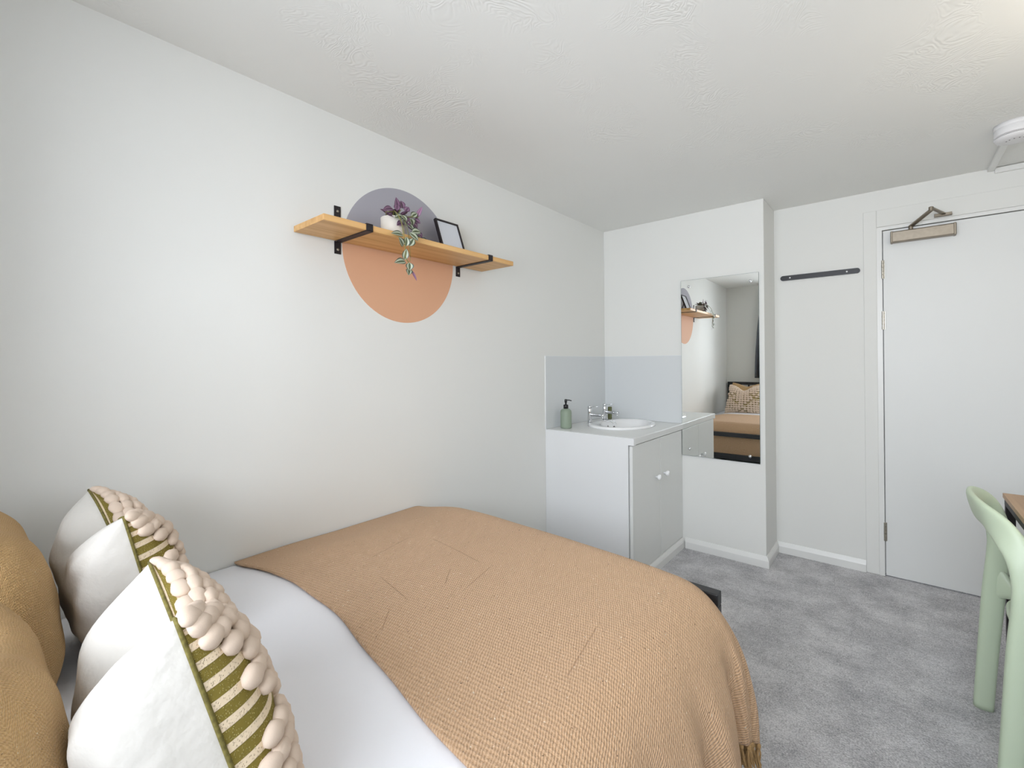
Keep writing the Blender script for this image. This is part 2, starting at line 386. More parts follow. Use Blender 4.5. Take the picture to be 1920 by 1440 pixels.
# door closer
cl = thing('door_closer', 'brushed steel door closer with folding arm at the top of the white door', 'door closer', (.12, YD-.001, 1.93))
O = (.12, YD-.001, 1.93)
def P(x, y, z): return (x-O[0], y-O[1], z-O[2])
def cbx(name, m, x0, x1, y0, y1, z0, z1, bev): 
    bm = bmesh.new(); box(bm, x0-O[0], x1-O[0], y0-O[1], y1-O[1], z0-O[2], z1-O[2], bev); return link_mesh(name, bm, m, cl)
cbx('cover', M['steel'], -.012, .250, YD-.045, YD-.001, 1.903, 1.965, .006)
cbx('end_cap', M['steel'], -.0155, -.004, YD-.047, YD-.001, 1.901, 1.967, .004)
cbx('end_cap', M['steel'], .241, .253, YD-.047, YD-.001, 1.901, 1.967, .004)
bm = bmesh.new(); lathe(bm, [(.010, .0), (.010, .022), (.006, .026)], P(.072, YD-.026, 1.963), 'z', 16); link_mesh('spindle', bm, M['steel'], cl)
bm = bmesh.new(); sweep(bm, [P(.072, YD-.026, 1.983), P(.148, YD-.185, 2.016)], (.011, .004), n=8, power=8); link_mesh('main_arm', bm, M['steel'], cl)
bm = bmesh.new(); lathe(bm, [(.010, -.006), (.010, .014), (.005, .017)], P(.148, YD-.185, 2.018), 'z', 16); link_mesh('elbow_joint', bm, M['steel'], cl)
bm = bmesh.new(); sweep(bm, [P(.148, YD-.185, 2.028), P(.205, YD-.032, 2.023)], (.008, .004), n=8, power=8); link_mesh('forearm', bm, M['steel'], cl)
cbx('arm_bracket', M['steel'], .168, .238, YD-.040, YD-.014, 2.012, 2.018, .002)
cbx('bracket_plate', M['steel'], .168, .238, YD-.018, YD-.014, 2.012, 2.032, .001)

# baseboards: moulded profile swept along straight runs
def skirting(name, p0, p1, nrm, h=.068, t=.015, e0=0, e1=0):
    bm = bmesh.new(); prof = [(0, 0), (t, 0), (t, h*.62), (t*.72, h*.78), (t*.3, h), (0, h)]
    p0, p1, nr = Vector(p0), Vector(p1), Vector(nrm); d = (p1-p0).normalized(); ra = []
    for p, e in ((p0, e0), (p1, e1)):
        ra.append([bm.verts.new(p + nr*a + d*(e*a) + Vector((0, 0, z))) for a, z in prof])
    for k in range(6): bm.faces.new((ra[0][k], ra[0][(k+1) % 6], ra[1][(k+1) % 6], ra[1][k]))
    bm.faces.new(ra[0][::-1]); bm.faces.new(ra[1])
    bmesh.ops.recalc_face_normals(bm, faces=bm.faces)
    return struct(link_mesh(name, bm, M['gloss_white']))
skirting('baseboard_sink', (-1.080, YM, 0), (XP, YM, 0), (0, -1, 0), e1=1)
skirting('baseboard_chase', (XP, YM, 0), (XP, YD, 0), (1, 0, 0), e0=-1, e1=-1)
skirting('baseboard_far', (XP, YD, 0), (-.138, YD, 0), (0, -1, 0), e0=1)
skirting('baseboard_left', (XL, YB, 0), (XL, 2.325, 0), (1, 0, 0))
skirting('baseboard_right', (XR, YB, 0), (XR, YD, 0), (-1, 0, 0))
skirting('baseboard_back', (XL, YB, 0), (XR, YB, 0), (0, 1, 0))

# cable trunking and detector on the ceiling
bm = bmesh.new(); box(bm, .372, .397, 2.86, YD, H-.016, H, .002); box(bm, .397, XR, YD-.014, YD, H-.03, H-.003, .002)
struct(link_mesh('trim_3', bm, M['gloss_white']))
sd = thing('smoke_detector', 'round white smoke detector on the ceiling above the door', 'smoke detector', (.392, 2.80, H))
lt('mounting_base', M['plastic_white'], sd, [(.066, 0), (.066, -.016), (.064, -.018)], n=48)
lt('body', M['plastic_white'], sd, [(.062, -.016), (.065, -.02), (.066, -.046), (.0655, -.048)], n=48)
lt('sensing_slot', M['detector_ring'], sd, [(.060, -.046), (.0635, -.048), (.0635, -.054), (.058, -.055)], n=48)
lt('middle_ring', M['plastic_white'], sd, [(.060, -.0495), (.0665, -.0502), (.0665, -.0518), (.060, -.0525)], n=48)
lt('cover_cap', M['plastic_white'], sd, [(.0655, -.0545), (.065, -.057), (.058, -.066), (.035, -.070), (.004, -.071)], n=48)
for a in range(5):
    lt('vent_hole', M['detector_ring'], sd, [(.0025, -.0695), (.0025, -.0712)], (.030*cos(a*.5+3.4), .030*sin(a*.5+3.4), 0), n=8)
# glowing globe added outside the frame as fill light for the room
cla = thing('pendant_lamp', 'round glowing pendant lamp hanging over the desk', 'lamp', (.60, 1.75, H))
lt('ceiling_rose', M['plastic_white'], cla, [(.05, 0), (.048, -.02), (.01, -.03)], n=32)
lt('flex', M['plastic_white'], cla, [(.003, -.03), (.003, -.26)], n=8)
lt('lamp_shade', M['lamp_glow'], cla, [(.02, -.25)] + [(.11*sin(a*pi/14), -.36+.11*cos(a*pi/14)) for a in range(1, 14)] + [(.002, -.47)], n=32)

# ------------------------------------------------------------------ wall mural (two painted half discs), shelf
yc, zc, rr, zs = 1.245, 1.722, .295, 1.735
def half_disc(name, m, up):
    bm = bmesh.new(); pts = []
    a0 = math.asin((zs-zc)/rr)
    n = 48
    for k in range(n+1):
        a = (a0 + (pi-2*a0)*k/n) if up else (pi-a0 + (pi+2*a0)*k/n)
        pts.append((yc+rr*cos(a), zc+rr*sin(a)))
    v0 = [bm.verts.new((XL, y, z)) for y, z in pts]; v1 = [bm.verts.new((XL+.0012, y, z)) for y, z in pts]
    bm.faces.new(v1); bm.faces.new(v0[::-1]); L = len(v0)
    for k in range(L): bm.faces.new((v0[k], v0[(k+1) % L], v1[(k+1) % L], v1[k]))
    bmesh.ops.recalc_face_normals(bm, faces=bm.faces)
    return link_mesh(name, bm, m)
tag(half_disc('painted_half_disc', M['grey_paint'], True), 'grey upper half of the painted circle on the wall above the shelf', 'wall painting')
tag(half_disc('painted_half_disc', M['peach_paint'], False), 'peach lower half of the painted circle on the wall beneath the shelf', 'wall painting')

SX = -1.452
sh = thing('wall_shelf', 'oak wall shelf on black strap brackets over the painted circle', 'shelf', (XL, 1.25, 1.727))
def sbx(name, m, par, x0, x1, y0, y1, z0, z1, bev=0):
    o = (XL, 1.25, 1.727); bm = bmesh.new(); box(bm, x0-o[0], x1-o[0], y0-o[1], y1-o[1], z0-o[2], z1-o[2], bev); return link_mesh(name, bm, m, par)
sbx('board', M['oak'], sh, XL+.006, SX, .757, 1.742, 1.727, 1.7485, .0015)
for y0 in (.916, 1.560):
    y1 = y0+.027; o = (XL, 1.25, 1.727)
    bm = bmesh.new()
    for a in ((XL, XL+.004, 1.7485, 1.866), (XL, XL+.004, 1.678, 1.727), (XL+.004, SX+.004, 1.7485, 1.7515), (XL+.004, SX+.004, 1.7232, 1.7268), (SX, SX+.0038, 1.7268, 1.7485)):
        box(bm, a[0]-o[0], a[1]-o[0], y0-o[1], y1-o[1], a[2]-o[2], a[3]-o[2], .0006, 1)
    if y0 > 1.5:
        bmesh.ops.delete(bm, geom=[v for v in bm.verts if v.co.z+o[2] > 1.80], context='VERTS')
        box(bm, 0, .004, y0-o[1], y1-o[1], 1.7485-o[2], 1.775-o[2])
    br = link_mesh('bracket', bm, M['black'], sh)
    for z in ((1.845, 1.695) if y0 < 1.5 else (1.695,)):
        lt('screw', M['hinge'], br, [(.0055, .004), (.005, .0062), (.002, .0068)], (0, (y0+y1)/2-o[1], z-o[2]), 'x', 12)

# photo frame leaning on the shelf
pf = thing('photo_frame', 'small black photo frame with blank white print leaning on the oak shelf', 'photo frame', (-1.552, 1.447, 1.7487))
fw, fh, fb, fd = .142, .176, .0075, .014
til = Matrix.Rotation(radians(-20), 4, 'Y')
def fbx(name, m, lst):
    bm = bmesh.new()
    for a in lst: box(bm, *a)
    bmesh.ops.transform(bm, matrix=til, verts=bm.verts)
    return link_mesh(name, bm, m, pf)
h2 = fw/2
fbx('frame', M['black'], [(-fd, 0, -h2, -h2+fb, 0, fh), (-fd, 0, h2-fb, h2, 0, fh), (-fd, 0, -h2+fb, h2-fb, 0, fb), (-fd, 0, -h2+fb, h2-fb, fh-fb, fh)])
fbx('print', M['print'], [(-fd*.7, -fd*.35, -h2+fb, h2-fb, fb, fh-fb)])
fbx('backing_board', M['black'], [(-fd, -fd*.72, -h2+fb, h2-fb, fb, fh-fb)])
bm = bmesh.new(); sweep(bm, [(-.050, 0, .105), (-.088, 0, .001)], (.012, .0015), n=8, power=8); link_mesh('easel_leg', bm, M['black'], pf)

# plant on the shelf
pl = thing('potted_plant', 'trailing striped and purple houseplant in a small cream pot on the oak shelf', 'plant', (-1.553, 1.104, 1.7487))
OP = Vector((-1.553, 1.104, 1.7487))
lt('pot', M['pot'], pl, [(.040, 0), (.046, .004), (.049, .05), (.0495, .082), (.0475, .084), (.045, .082), (.044, .074), (.002, .072)], n=36)
lt('soil', M['soil'], pl, [(.0445, .073), (.03, .077), (.002, .078)], n=24)
def leaf(base, tip, width, mt, curl=.25, nrm=None):
    base, tip = Vector(base)-OP, Vector(tip)-OP
    d = tip-base; L = d.length; t = d.normalized()
    n = Vector(nrm) if nrm else Vector((1, -.45, .35))
    n = (n - t*n.dot(t)).normalized(); s = t.cross(n).normalized()
    bm = bmesh.new(); uvl = bm.loops.layers.uv.new('UVMap'); rows = []
    for i in range(8):
        q = i/7; wd = width*.5*(sin(pi*min(1, q**.82*.985+.015))**.85) + .0004
        c = base + t*(L*q) + n*(curl*L*(.18-(q-.45)**2)*.9)
        rows.append([(bm.verts.new(c + s*(wd*k) + n*(abs(k)*wd*.32)), (.5+.5*k, q)) for k in (-1, -.5, 0, .5, 1)])
    for a, b in zip(rows, rows[1:]):
        for k in range(4):
            fc = bm.faces.new((a[k][0], a[k+1][0], b[k+1][0], b[k][0]))
            for lp, uv in zip(fc.loops, (a[k][1], a[k+1][1], b[k+1][1], b[k][1])): lp[uvl].uv = uv
    o = link_mesh('leaf', bm, mt, pl, True)
    return o
LV = [(1.095,1.852, 1.075,1.897),(1.115,1.866, 1.102,1.893),(1.122,1.853, 1.136,1.874),(1.072,1.855, 1.020,1.836),(1.065,1.825, 1.039,1.818),(1.081,1.849, 1.088,1.876),(1.185,1.843, 1.204,1.894),(1.157,1.842, 1.185,1.863),(1.111,1.831, 1.068,1.815),(1.129,1.835, 1.130,1.799),(1.115,1.809, 1.078,1.788),(1.149,1.832, 1.163,1.809),(1.171,1.834, 1.194,1.822),(1.163,1.815, 1.185,1.800),(1.149,1.800, 1.163,1.786),
      (1.069,1.738, 1.010,1.732),(1.096,1.752, 1.128,1.726),(1.103,1.756, 1.146,1.765),(1.069,1.695, 1.037,1.721),(1.079,1.697, 1.079,1.732),(1.089,1.699, 1.107,1.730),(1.075,1.645, 1.079,1.686),(1.075,1.637, 1.017,1.622),(1.090,1.634, 1.091,1.604),(1.098,1.611, 1.081,1.584),(1.101,1.608, 1.126,1.569)]
KI = 'ppppppmgggpgpppggggggggggmm'
for i, (y0, z0, y1, z1) in enumerate(LV):
    mt = {'p': M['leaf_purple'], 'm': M['leaf_mauve'], 'g': M['leaf_green']}[KI[i]]
    xb = -1.50 if i < 15 else -1.432
    x0, x1 = xb - .01 + .006*(i % 3), xb + .008 - .008*(i % 2)
    wdt = .026 + .005*((i*7) % 3)/2 if KI[i] == 'g' else .026
    if i == 6: wdt = .017
    if i == 25: wdt = .010
    leaf((x0, y0, z0), (x1, y1, z1), wdt, mt)
rnd = random.Random(3)
for k in range(26):
    a = rnd.uniform(0, 2*pi); r0 = rnd.uniform(.0, .035); e = rnd.uniform(.2, 1.3)
    b = Vector((-1.548 + r0*cos(a), 1.112 + r0*sin(a), 1.832 + rnd.uniform(-.004, .014)))
    L = rnd.uniform(.034, .052); t = b + Vector((cos(a)*cos(e)*L, sin(a)*cos(e)*L*.95, sin(e)*L*.75))
    if t.x < XL+.02: t.x = XL+.02
    leaf(b, t, rnd.uniform(.019, .026), M['leaf_purple'] if k % 3 else M['leaf_green'], nrm=(cos(a)*.3, sin(a)*.3, 1))
for k in range(15):
    y = 1.105 + .008*k; leaf((-1.50+.01*sin(k), y, 1.835-.006*k), (-1.472+.008*cos(k*2), y+.014*sin(k*1.7), 1.806-.0055*k), .023, M['leaf_purple'] if k % 2 else M['leaf_green'])
def stem(pts, r=.0016):
    bm = bmesh.new(); sweep(bm, [Vector(p)-OP for p in spline(pts, 5)], (r, r), n=6, power=2); link_mesh('stem', bm, M['stem'], pl, True)
stem([(-1.54, 1.10, 1.822), (-1.50, 1.07, 1.845), (-1.455, 1.068, 1.80), (-1.436, 1.069, 1.738), (-1.436, 1.075, 1.694), (-1.436, 1.077, 1.653), (-1.436, 1.091, 1.634), (-1.436, 1.101, 1.608)], .0019)
stem([(-1.54, 1.11, 1.822), (-1.49, 1.105, 1.83), (-1.45, 1.098, 1.76), (-1.438, 1.096, 1.70), (-1.438, 1.100, 1.657), (-1.438, 1.098, 1.641)], .0011)
for q in ((1.00, 1.838), (1.10, 1.855), (1.16, 1.843), (1.13, 1.85), (1.185, 1.845)):
    stem([(-1.55, 1.104, 1.822), (-1.53, (1.104+q[0])/2, 1.84), (-1.495, max(q[0], 1.06), q[1])], .0016)

# ------------------------------------------------------------------ hook rail, mirror, splashbacks
hk = thing('hook_rail', 'flat black wall rail with rounded ends left of the door', 'wall rail', (-.359, YD, 1.773))
bm = bmesh.new(); n = 16; pts = []
for s, cx in ((1, .190), (-1, -.190)):
    for k in range(n+1):
        a = -pi/2 + pi*k/n; pts.append((cx + s*.0155*cos(a), s*.0155*sin(a)))
va = [bm.verts.new((x, -.010, z)) for x, z in pts]; vb = [bm.verts.new((x, 0, z)) for x, z in pts]
bm.faces.new(va); bm.faces.new(vb[::-1])
for k in range(len(pts)): bm.faces.new((va[k], vb[k], vb[(k+1) % len(pts)], va[(k+1) % len(pts)]))
bmesh.ops.recalc_face_normals(bm, faces=bm.faces)
link_mesh('bar', bm, M['black_plastic'], hk)
for x in (-.152, .142): lt('screw', M['knob'], hk, [(.0045, -.009), (.0045, -.0112), (.002, -.0118)], (x, 0, 0), 'y', 12)

mi = thing('wall_mirror', 'tall frameless mirror screwed to the wall beside the wash basin', 'mirror', (-.861, YM-.007, 1.2), radians(.5))
bm = bmesh.new(); box(bm, -.2335, .2335, -.0028, .0028, -.5815, .5815); link_mesh('glass', bm, M['mirror_edge'], mi)
bm = bmesh.new(); box(bm, -.2325, .2325, -.0034, -.0028, -.5805, .5805); link_mesh('silvering', bm, M['mirror'], mi)
for x, z in ((-.183, .538), (.187, .533), (-.186, -.536), (.178, -.541)):
    lt('screw', M['chrome'], mi, [(.009, -.0034), (.009, -.005), (.0065, -.0085), (.002, -.010)], (x, 0, z), 'y', 18)
M['splash'] = mat('splashback_grey', srgb(216, 219, 220), .3)
M['splash_edge'] = mat('splashback_edge', srgb(232, 234, 234), .3)
for nm, lab, a in (('splashback', 'glossy pale grey splashback panel on the left wall behind the soap bottle', (XL, XL+.006, 2.311, YM-.0061)),
                   ('splashback', 'glossy pale grey splashback panel left of the tall mirror', (XL+.0002, -1.096, YM-.006, YM))):
    t = thing(nm, lab, 'splashback', (a[0], a[2], .828))
    bm = bmesh.new(); box(bm, 0, a[1]-a[0], 0, a[3]-a[2], 0, .455); link_mesh('panel', bm, M['splash'], t)
    bm = bmesh.new()
    if a[1]-a[0] < .01: box(bm, -.0, .0068, -.003, .0, 0, .458); box(bm, 0, .0068, 0, a[3]-a[2], .455, .458)
    else: box(bm, 0, a[1]-a[0], -.0008, .006, .455, .458)
    link_mesh('edge_trim', bm, M['splash_edge'], t)

# ------------------------------------------------------------------ vanity: cabinet, worktop, basin, taps
VY0, VX = 2.315, -1.097
vc = thing('vanity_cabinet', 'white two-door vanity cabinet under the wash basin in the corner', 'cabinet', (XL, VY0, 0))
def vbx(name, m, par, x0, x1, y0, y1, z0, z1, bev=0):
    bm = bmesh.new(); box(bm, x0-XL, x1-XL, y0-VY0, y1-VY0, z0, z1, bev); return link_mesh(name, bm, m, par)
bm = bmesh.new(); o_ = [(XL+.001, 0), (VX-.024, 0), (VX-.024, .787), (VX+.010, .787), (VX+.010, .8265), (XL+.001, .8265)]
ra = [[bm.verts.new((x-XL, y, z)) for x, z in o_] for y in (-.004, .018)]
bm.faces.new(ra[0]); bm.faces.new(ra[1][::-1])
for k in range(6): bm.faces.new((ra[0][k], ra[1][k], ra[1][(k+1) % 6], ra[0][(k+1) % 6]))
bmesh.ops.recalc_face_normals(bm, faces=bm.faces); link_mesh('side_panel', bm, M['cab_white'], vc)
vbx('side_panel', M['cab_white'], vc, XL+.001, VX-.024, YM-.020, YM-.002, 0, .7885, .001)
vbx('floor_panel', M['cab_white'], vc, XL+.001, VX-.024, VY0+.019, YM-.021, .062, .078)
vbx('front_rail', M['dark_gap'], vc, VX-.040, VX-.0235, VY0+.0185, YM-.021, .08, .786)  # dark sheet behind the doors, painting the shade of their gaps
for y0, y1, ky in ((VY0+.002, 2.700, 2.632), (2.703, YM-.002, 2.757)):
    d = vbx('door', M['cab_door'], vc, VX-.020, VX-.001, y0, y1, .068, .783, .002)
    lt('knob', M['knob'], d, [(.007, 0), (.007, .010), (.013, .014), (.0165, .021), (.015, .028), (.008, .033), (.001, .034)], (VX-.001-XL, ky-VY0, .556), 'x', 24)
vbx('plinth', M['gloss_white'], vc, VX-.018, VX-.002, VY0+.002, YM, 0, .0655)
bm = bmesh.new()   # chamfered skirting on the plinth
pr = [(0, 0), (.014, 0), (.014, .040), (.010, .052), (.004, .064), (0, .064)]
ra = [[bm.verts.new((VX-.002-XL+a, y-VY0, z)) for a, z in pr] for y in (VY0+.002, YM-.001)]
for k in range(6): bm.faces.new((ra[0][k], ra[0][(k+1) % 6], ra[1][(k+1) % 6], ra[1][k]))
bm.faces.new(ra[0][::-1]); bm.faces.new(ra[1]); bmesh.ops.recalc_face_normals(bm, faces=bm.faces)
link_mesh('plinth_moulding', bm, M['gloss_white'], vc)

BC = (-1.385, 2.765)            # basin centre
BA, BB = .205, .258             # outer half sizes (x, y)
WX = (XL, VX+.010); WY = (VY0+.0185, YM)
bm = bmesh.new(); n = 72
def rect_hit(a):
    dx, dy = cos(a), sin(a); t = 1e9
    if dx > 1e-9: t = min(t, (WX[1]-BC[0])/dx)
    if dx < -1e-9: t = min(t, (WX[0]-BC[0])/dx)
    if dy > 1e-9: t = min(t, (WY[1]-BC[1])/dy)
    if dy < -1e-9: t = min(t, (WY[0]-BC[1])/dy)
    return BC[0]+dx*t, BC[1]+dy*t
angs = sorted([2*pi*k/n for k in range(n)] + [atan2(y-BC[1], x-BC[0]) % (2*pi) for x in WX for y in WY])
def wring(f, z): return [bm.verts.new((*f(a), z)) for a in angs]
ell = lambda a: (BC[0]+BA*.93*cos(a), BC[1]+BB*.93*sin(a))
e1, r1, r0, e0 = wring(ell, .827), wring(rect_hit, .827), wring(rect_hit, .790), wring(ell, .790)
L = len(angs)
for A, B in ((e1, r1), (r1, r0), (r0, e0), (e0, e1)):
    for k in range(L): bm.faces.new((A[k], B[k], B[(k+1) % L], A[(k+1) % L]))
bmesh.ops.recalc_face_normals(bm, faces=bm.faces)
wt = link_mesh('worktop', bm, M['worktop']); tag(wt, 'white laminate worktop around the oval basin in the corner', 'worktop')
bv = wt.modifiers.new('b', 'BEVEL'); bv.width = .002; bv.segments = 2; bv.limit_method = 'ANGLE'; bv.angle_limit = radians(50)

bs = thing('wash_basin', 'white oval ceramic wash basin set into the corner worktop', 'basin', (BC[0], BC[1], .827))
bm = bmesh.new(); n = 72; rings = []
# rings: (half x, half y, centre x shift, z)
for a, b, s, z in ((BA*.94, BB*.94, 0, -.004), (BA, BB, 0, .001), (BA, BB, 0, .008), (BA*.985, BB*.985, 0, .0135), (BA*.95, BB*.96, 0, .016),
                   (.150, .222, .028, .0155), (.142, .214, .029, .011), (.134, .205, .029, -.008), (.120, .185, .028, -.045), (.095, .145, .024, -.085),
                   (.060, .085, .018, -.108), (.024, .024, .010, -.114)):
    rings.append([bm.verts.new((s + a*cos(2*pi*k/n), b*sin(2*pi*k/n), z)) for k in range(n)])
for A, B in zip(rings, rings[1:]):
    for k in range(n): bm.faces.new((A[k], A[(k+1) % n], B[(k+1) % n], B[k]))
link_mesh('bowl', bm, M['ceramic'], bs, True)
lt('waste', M['chrome'], bs, [(.026, -.1135), (.026, -.111), (.020, -.1105), (.018, -.116), (.002, -.117)], (.010, 0, 0), n=24)
lt('overflow', M['detector_ring'], bs, [(.008, 0), (.008, .002), (.001, .0021)], (-.1015, -.0, -.02), 'x', 16)
def tap(name, y, lab):
    X0 = -1.528
    t = thing(name, lab, 'tap', (X0, y, .842), radians(0), 'chrome pillar taps on the basin')
    lt('base_flange', M['chrome'], t, [(.019, 0), (.019, .004), (.015, .006)], n=24)
    lt('body', M['chrome'], t, [(.0135, .004), (.0135, .098), (.0125, .100), (.001, .1005)], n=24)
    sp = lt('spout', M['chrome'], t, [(.0102, 0), (.0102, .082), (.0115, .083), (.0115, .100), (.008, .101)], (.004, 0, .058), 'x', 20)
    lt('nozzle', M['chrome'], sp, [(.0075, 0), (.0075, -.012)], (.094, 0, .050), 'z', 16)
    lt('cap', M['chrome'], t, [(.0138, .101), (.0138, .113), (.012, .115), (.001, .1155)], n=24)
    bm = bmesh.new(); sweep(bm, [(.0, 0, .109), (.03, 0, .1115), (.068, 0, .115)], (.0055, .0022), n=10); link_mesh('lever', bm, M['chrome'], t, True)
tap('basin_tap', 2.600, 'chrome basin tap nearer the sage soap bottle')
tap('basin_tap', 2.800, 'chrome basin tap further from the soap bottle, beside the olive block')
# plug on its chain
pg = thing('plug_and_chain', 'thin chrome plug chain hanging into the basin beside the far tap', 'plug chain', (-1.50, 2.745, .842))
bm = bmesh.new(); sweep(bm, spline([(0, 0, .001), (.035, .02, .006), (.062, .03, .001), (.075, .024, -.02)], 6), (.0014, .0014), n=6, power=2); link_mesh('chain', bm, M['chrome'], pg, True)
bm = bmesh.new(); sweep(bm, spline([(0, 0, .001), (.04, .0, .004), (.062, -.004, -.004), (.072, -.006, -.022)], 6), (.0014, .0014), n=6, power=2); link_mesh('chain', bm, M['chrome'], pg, True)
lt('plug', M['detector_ring'], pg, [(.006, 0), (.008, .006), (.005, .012), (.002, .014)], (.074, -.006, -.036), n=14)
# soap bottle
so = thing('soap_dispenser', 'sage green soap bottle with black pump on the worktop', 'soap bottle', (-1.598, 2.425, .827))
lt('bottle', M['sage'], so, [(.030, 0), (.0345, .003), (.0355, .010), (.0355, .100), (.033, .112), (.026, .120), (.015, .124), (.014, .126)], n=36)
lt('collar', M['black_plastic'], so, [(.0155, .122), (.0155, .146), (.012, .149), (.005, .150)], n=24)
pm = lt('pump', M['black_plastic'], so, [(.005, .149), (.0055, .160), (.0085, .166), (.0085, .180), (.007, .183), (.001, .184)], n=20)
bm = bmesh.new(); sweep(bm, [(.0, 0, .178), (.022, .006, .1775), (.036, .010, .174)], (.003, .0032), n=10); link_mesh('nozzle', bm, M['black_plastic'], pm, True)
ob = thing('soap_block', 'small dark olive block standing behind the far basin tap', 'soap', (-1.545, 2.905, .8425))  # plain upright olive block, object unidentified
bm = bmesh.new(); box(bm, -.010, .010, -.014, .014, 0, .085, .003); link_mesh('block', bm, M['olive_block'], ob)

# ------------------------------------------------------------------ bed
bed = thing('bed_frame', 'black metal bed frame under the duvet along the left wall', 'bed', (-1.03, .53, 0))
OB = (-1.03, .53, 0)
def bb(name, m, par, x0, x1, y0, y1, z0, z1, bev=.003):
    bm = bmesh.new(); box(bm, x0-OB[0], x1-OB[0], y0-OB[1], y1-OB[1], z0, z1, bev); return link_mesh(name, bm, m, par)
BX0, BX1, BY0, BY1 = -1.655, -.405, -.425, 1.452
bb('foot_rail', M['bed_black'], bed, BX0, BX1, BY1-.038, BY1, .515, .555)
bb('foot_rail', M['bed_black'], bed, BX0+.03, BX1-.03, BY1-.034, BY1-.004, .30, .35)
for x in (BX0, BX1-.038):
    bb('post', M['bed_black'], bed, x, x+.038, BY1-.038, BY1, 0, .515)
    bb('post', M['bed_black'], bed, x, x+.038, BY0, BY0+.038, 0, .93)
    bb('side_rail', M['bed_black'], bed, x+.004, x+.034, BY0+.04, BY1-.04, .30, .36)
bb('head_rail', M['bed_black'], bed, BX0, BX1, BY0, BY0+.034, .93, .965)
bb('head_rail', M['bed_black'], bed, BX0+.04, BX1-.04, BY0, BY0+.03, .45, .48)
for k in range(9): bb('spindle', M['bed_black'], bed, BX0+.12+.125*k, BX0+.135+.125*k, BY0+.008, BY0+.022, .48, .93, .001)
for k in range(8): bb('slat', M['mattress'], bed, BX0+.04, BX1-.04, BY0+.15+.21*k, BY0+.22+.21*k, .335, .35, .002)
bm = bmesh.new(); box(bm, BX0+.02, BX1-.06, BY0+.045, BY1-.10, .352, .575, .035, 4)
ma = link_mesh('mattress', bm, M['mattress'], None, True)
tag(ma, 'white mattress hidden beneath the duvet and tan throw', 'mattress')

def sst(a, b, x):
    t = max(0, min(1, (x-a)/(b-a))); return t*t*(3-2*t)
def wn(x, y, s):      # cheap smooth pseudo-noise
    return (sin(x*s*1.7+y*s*.9+1.3) + sin(x*s*-1.1+y*s*2.1+.4) + .6*sin(x*s*3.1+y*s*1.3+2.2) + .5*sin(x*s*.7-y*s*3.7))/3.1
def drape(X, Y, z0, xr, yf, r, foldamp, flare, lump, ry=.12, rz=1.35):
    # r: rounding at the side of the bed, ry: at the foot, rz: how far the round edge drops per radius
    a, b = max(0, X-(xr-r)), max(0, Y-(yf-ry)); d = hypot(a, b)
    bx_, by_ = min(X, xr-r), min(Y, yf-ry)
    z = z0 + lump*wn(X, Y, 6)
    if X < -1.40: z -= .030*sst(-1.40, -1.672, X)
    z += .022*max(0, 1-((X+1.10)/.62)**2)
    if d < 1e-6: return Vector((X, Y, z))
    nx, ny = a/d, b/d
    rr_ = r*nx*nx + ry*ny*ny; k_ = rz*nx*nx + 1.0*ny*ny
    q = rr_*pi/2*(.5+.5*k_)
    if d < q: hor, dn = rr_*sin(d/q*pi/2), k_*rr_*(1-cos(d/q*pi/2))
    else: hor, dn = rr_ + flare*(d-q)*nx, k_*rr_ + (d-q)
    th = atan2(b, a)
    tau = by_ + th*.17 - bx_*ny
    k = sst(.05, .36, dn)*foldamp*nx**.5
    hor += k*(.55*sin(tau*2*pi/.23+2.2) + .22*sin(tau*2*pi/.117+.6) + .35*sin(tau*2*pi/.47)) + k*.1
    return Vector((bx_+nx*hor, by_+ny*hor, z-dn))
def cloth(name, X0, X1, Yf0, Y1, nx, ny, m, thick, **kw):
    bm = bmesh.new(); uvl = bm.loops.layers.uv.new('UVMap'); g = []
    for i in range(nx+1):
        X = X0 + (X1-X0)*i/nx; row = []
        y0 = Yf0(X)
        for j in range(ny+1):
            Y = y0 + (Y1-y0)*j/ny; row.append((bm.verts.new(drape(X, Y, **kw)), (X, Y)))
        g.append(row)
    for i in range(nx):
        for j in range(ny):
            q = (g[i][j], g[i+1][j], g[i+1][j+1], g[i][j+1]); fc = bm.faces.new([k[0] for k in q])
            for lp, k in zip(fc.loops, q): lp[uvl].uv = k[1]
    o = link_mesh(name, bm, m, None, True)
    s = o.modifiers.new('s', 'SOLIDIFY'); s.thickness = thick; s.offset = 1
    return o
du = cloth('duvet', -1.672, -.16, lambda X: -.32, 1.385+.16, 110, 120, M['linen'], .006, z0=.606, xr=-.365, yf=1.375, r=.17, foldamp=.006, flare=.0, lump=.0028)
tag(du, 'plain white duvet spread over the bed beneath the tan throw', 'duvet')
KW = dict(z0=.6175, xr=-.318, yf=1.405, r=.18, foldamp=.052, flare=.035, lump=.0028)
XE = -.498+.458
def yedge(X):
    return .560 + .010*sst(-1.6, -1.25, X) - .088*sst(-1.15, -.40, X) + .004*sin(X*9) + .002*sin(X*23) - .05*sst(-.45, .05, X)
th = cloth('throw_blanket', -1.670, XE, yedge, 1.32+.33, 190, 150, M['throw'], .006, **KW)
tag(th, 'tan woven throw blanket with tasselled edge across the foot of the bed', 'blanket')
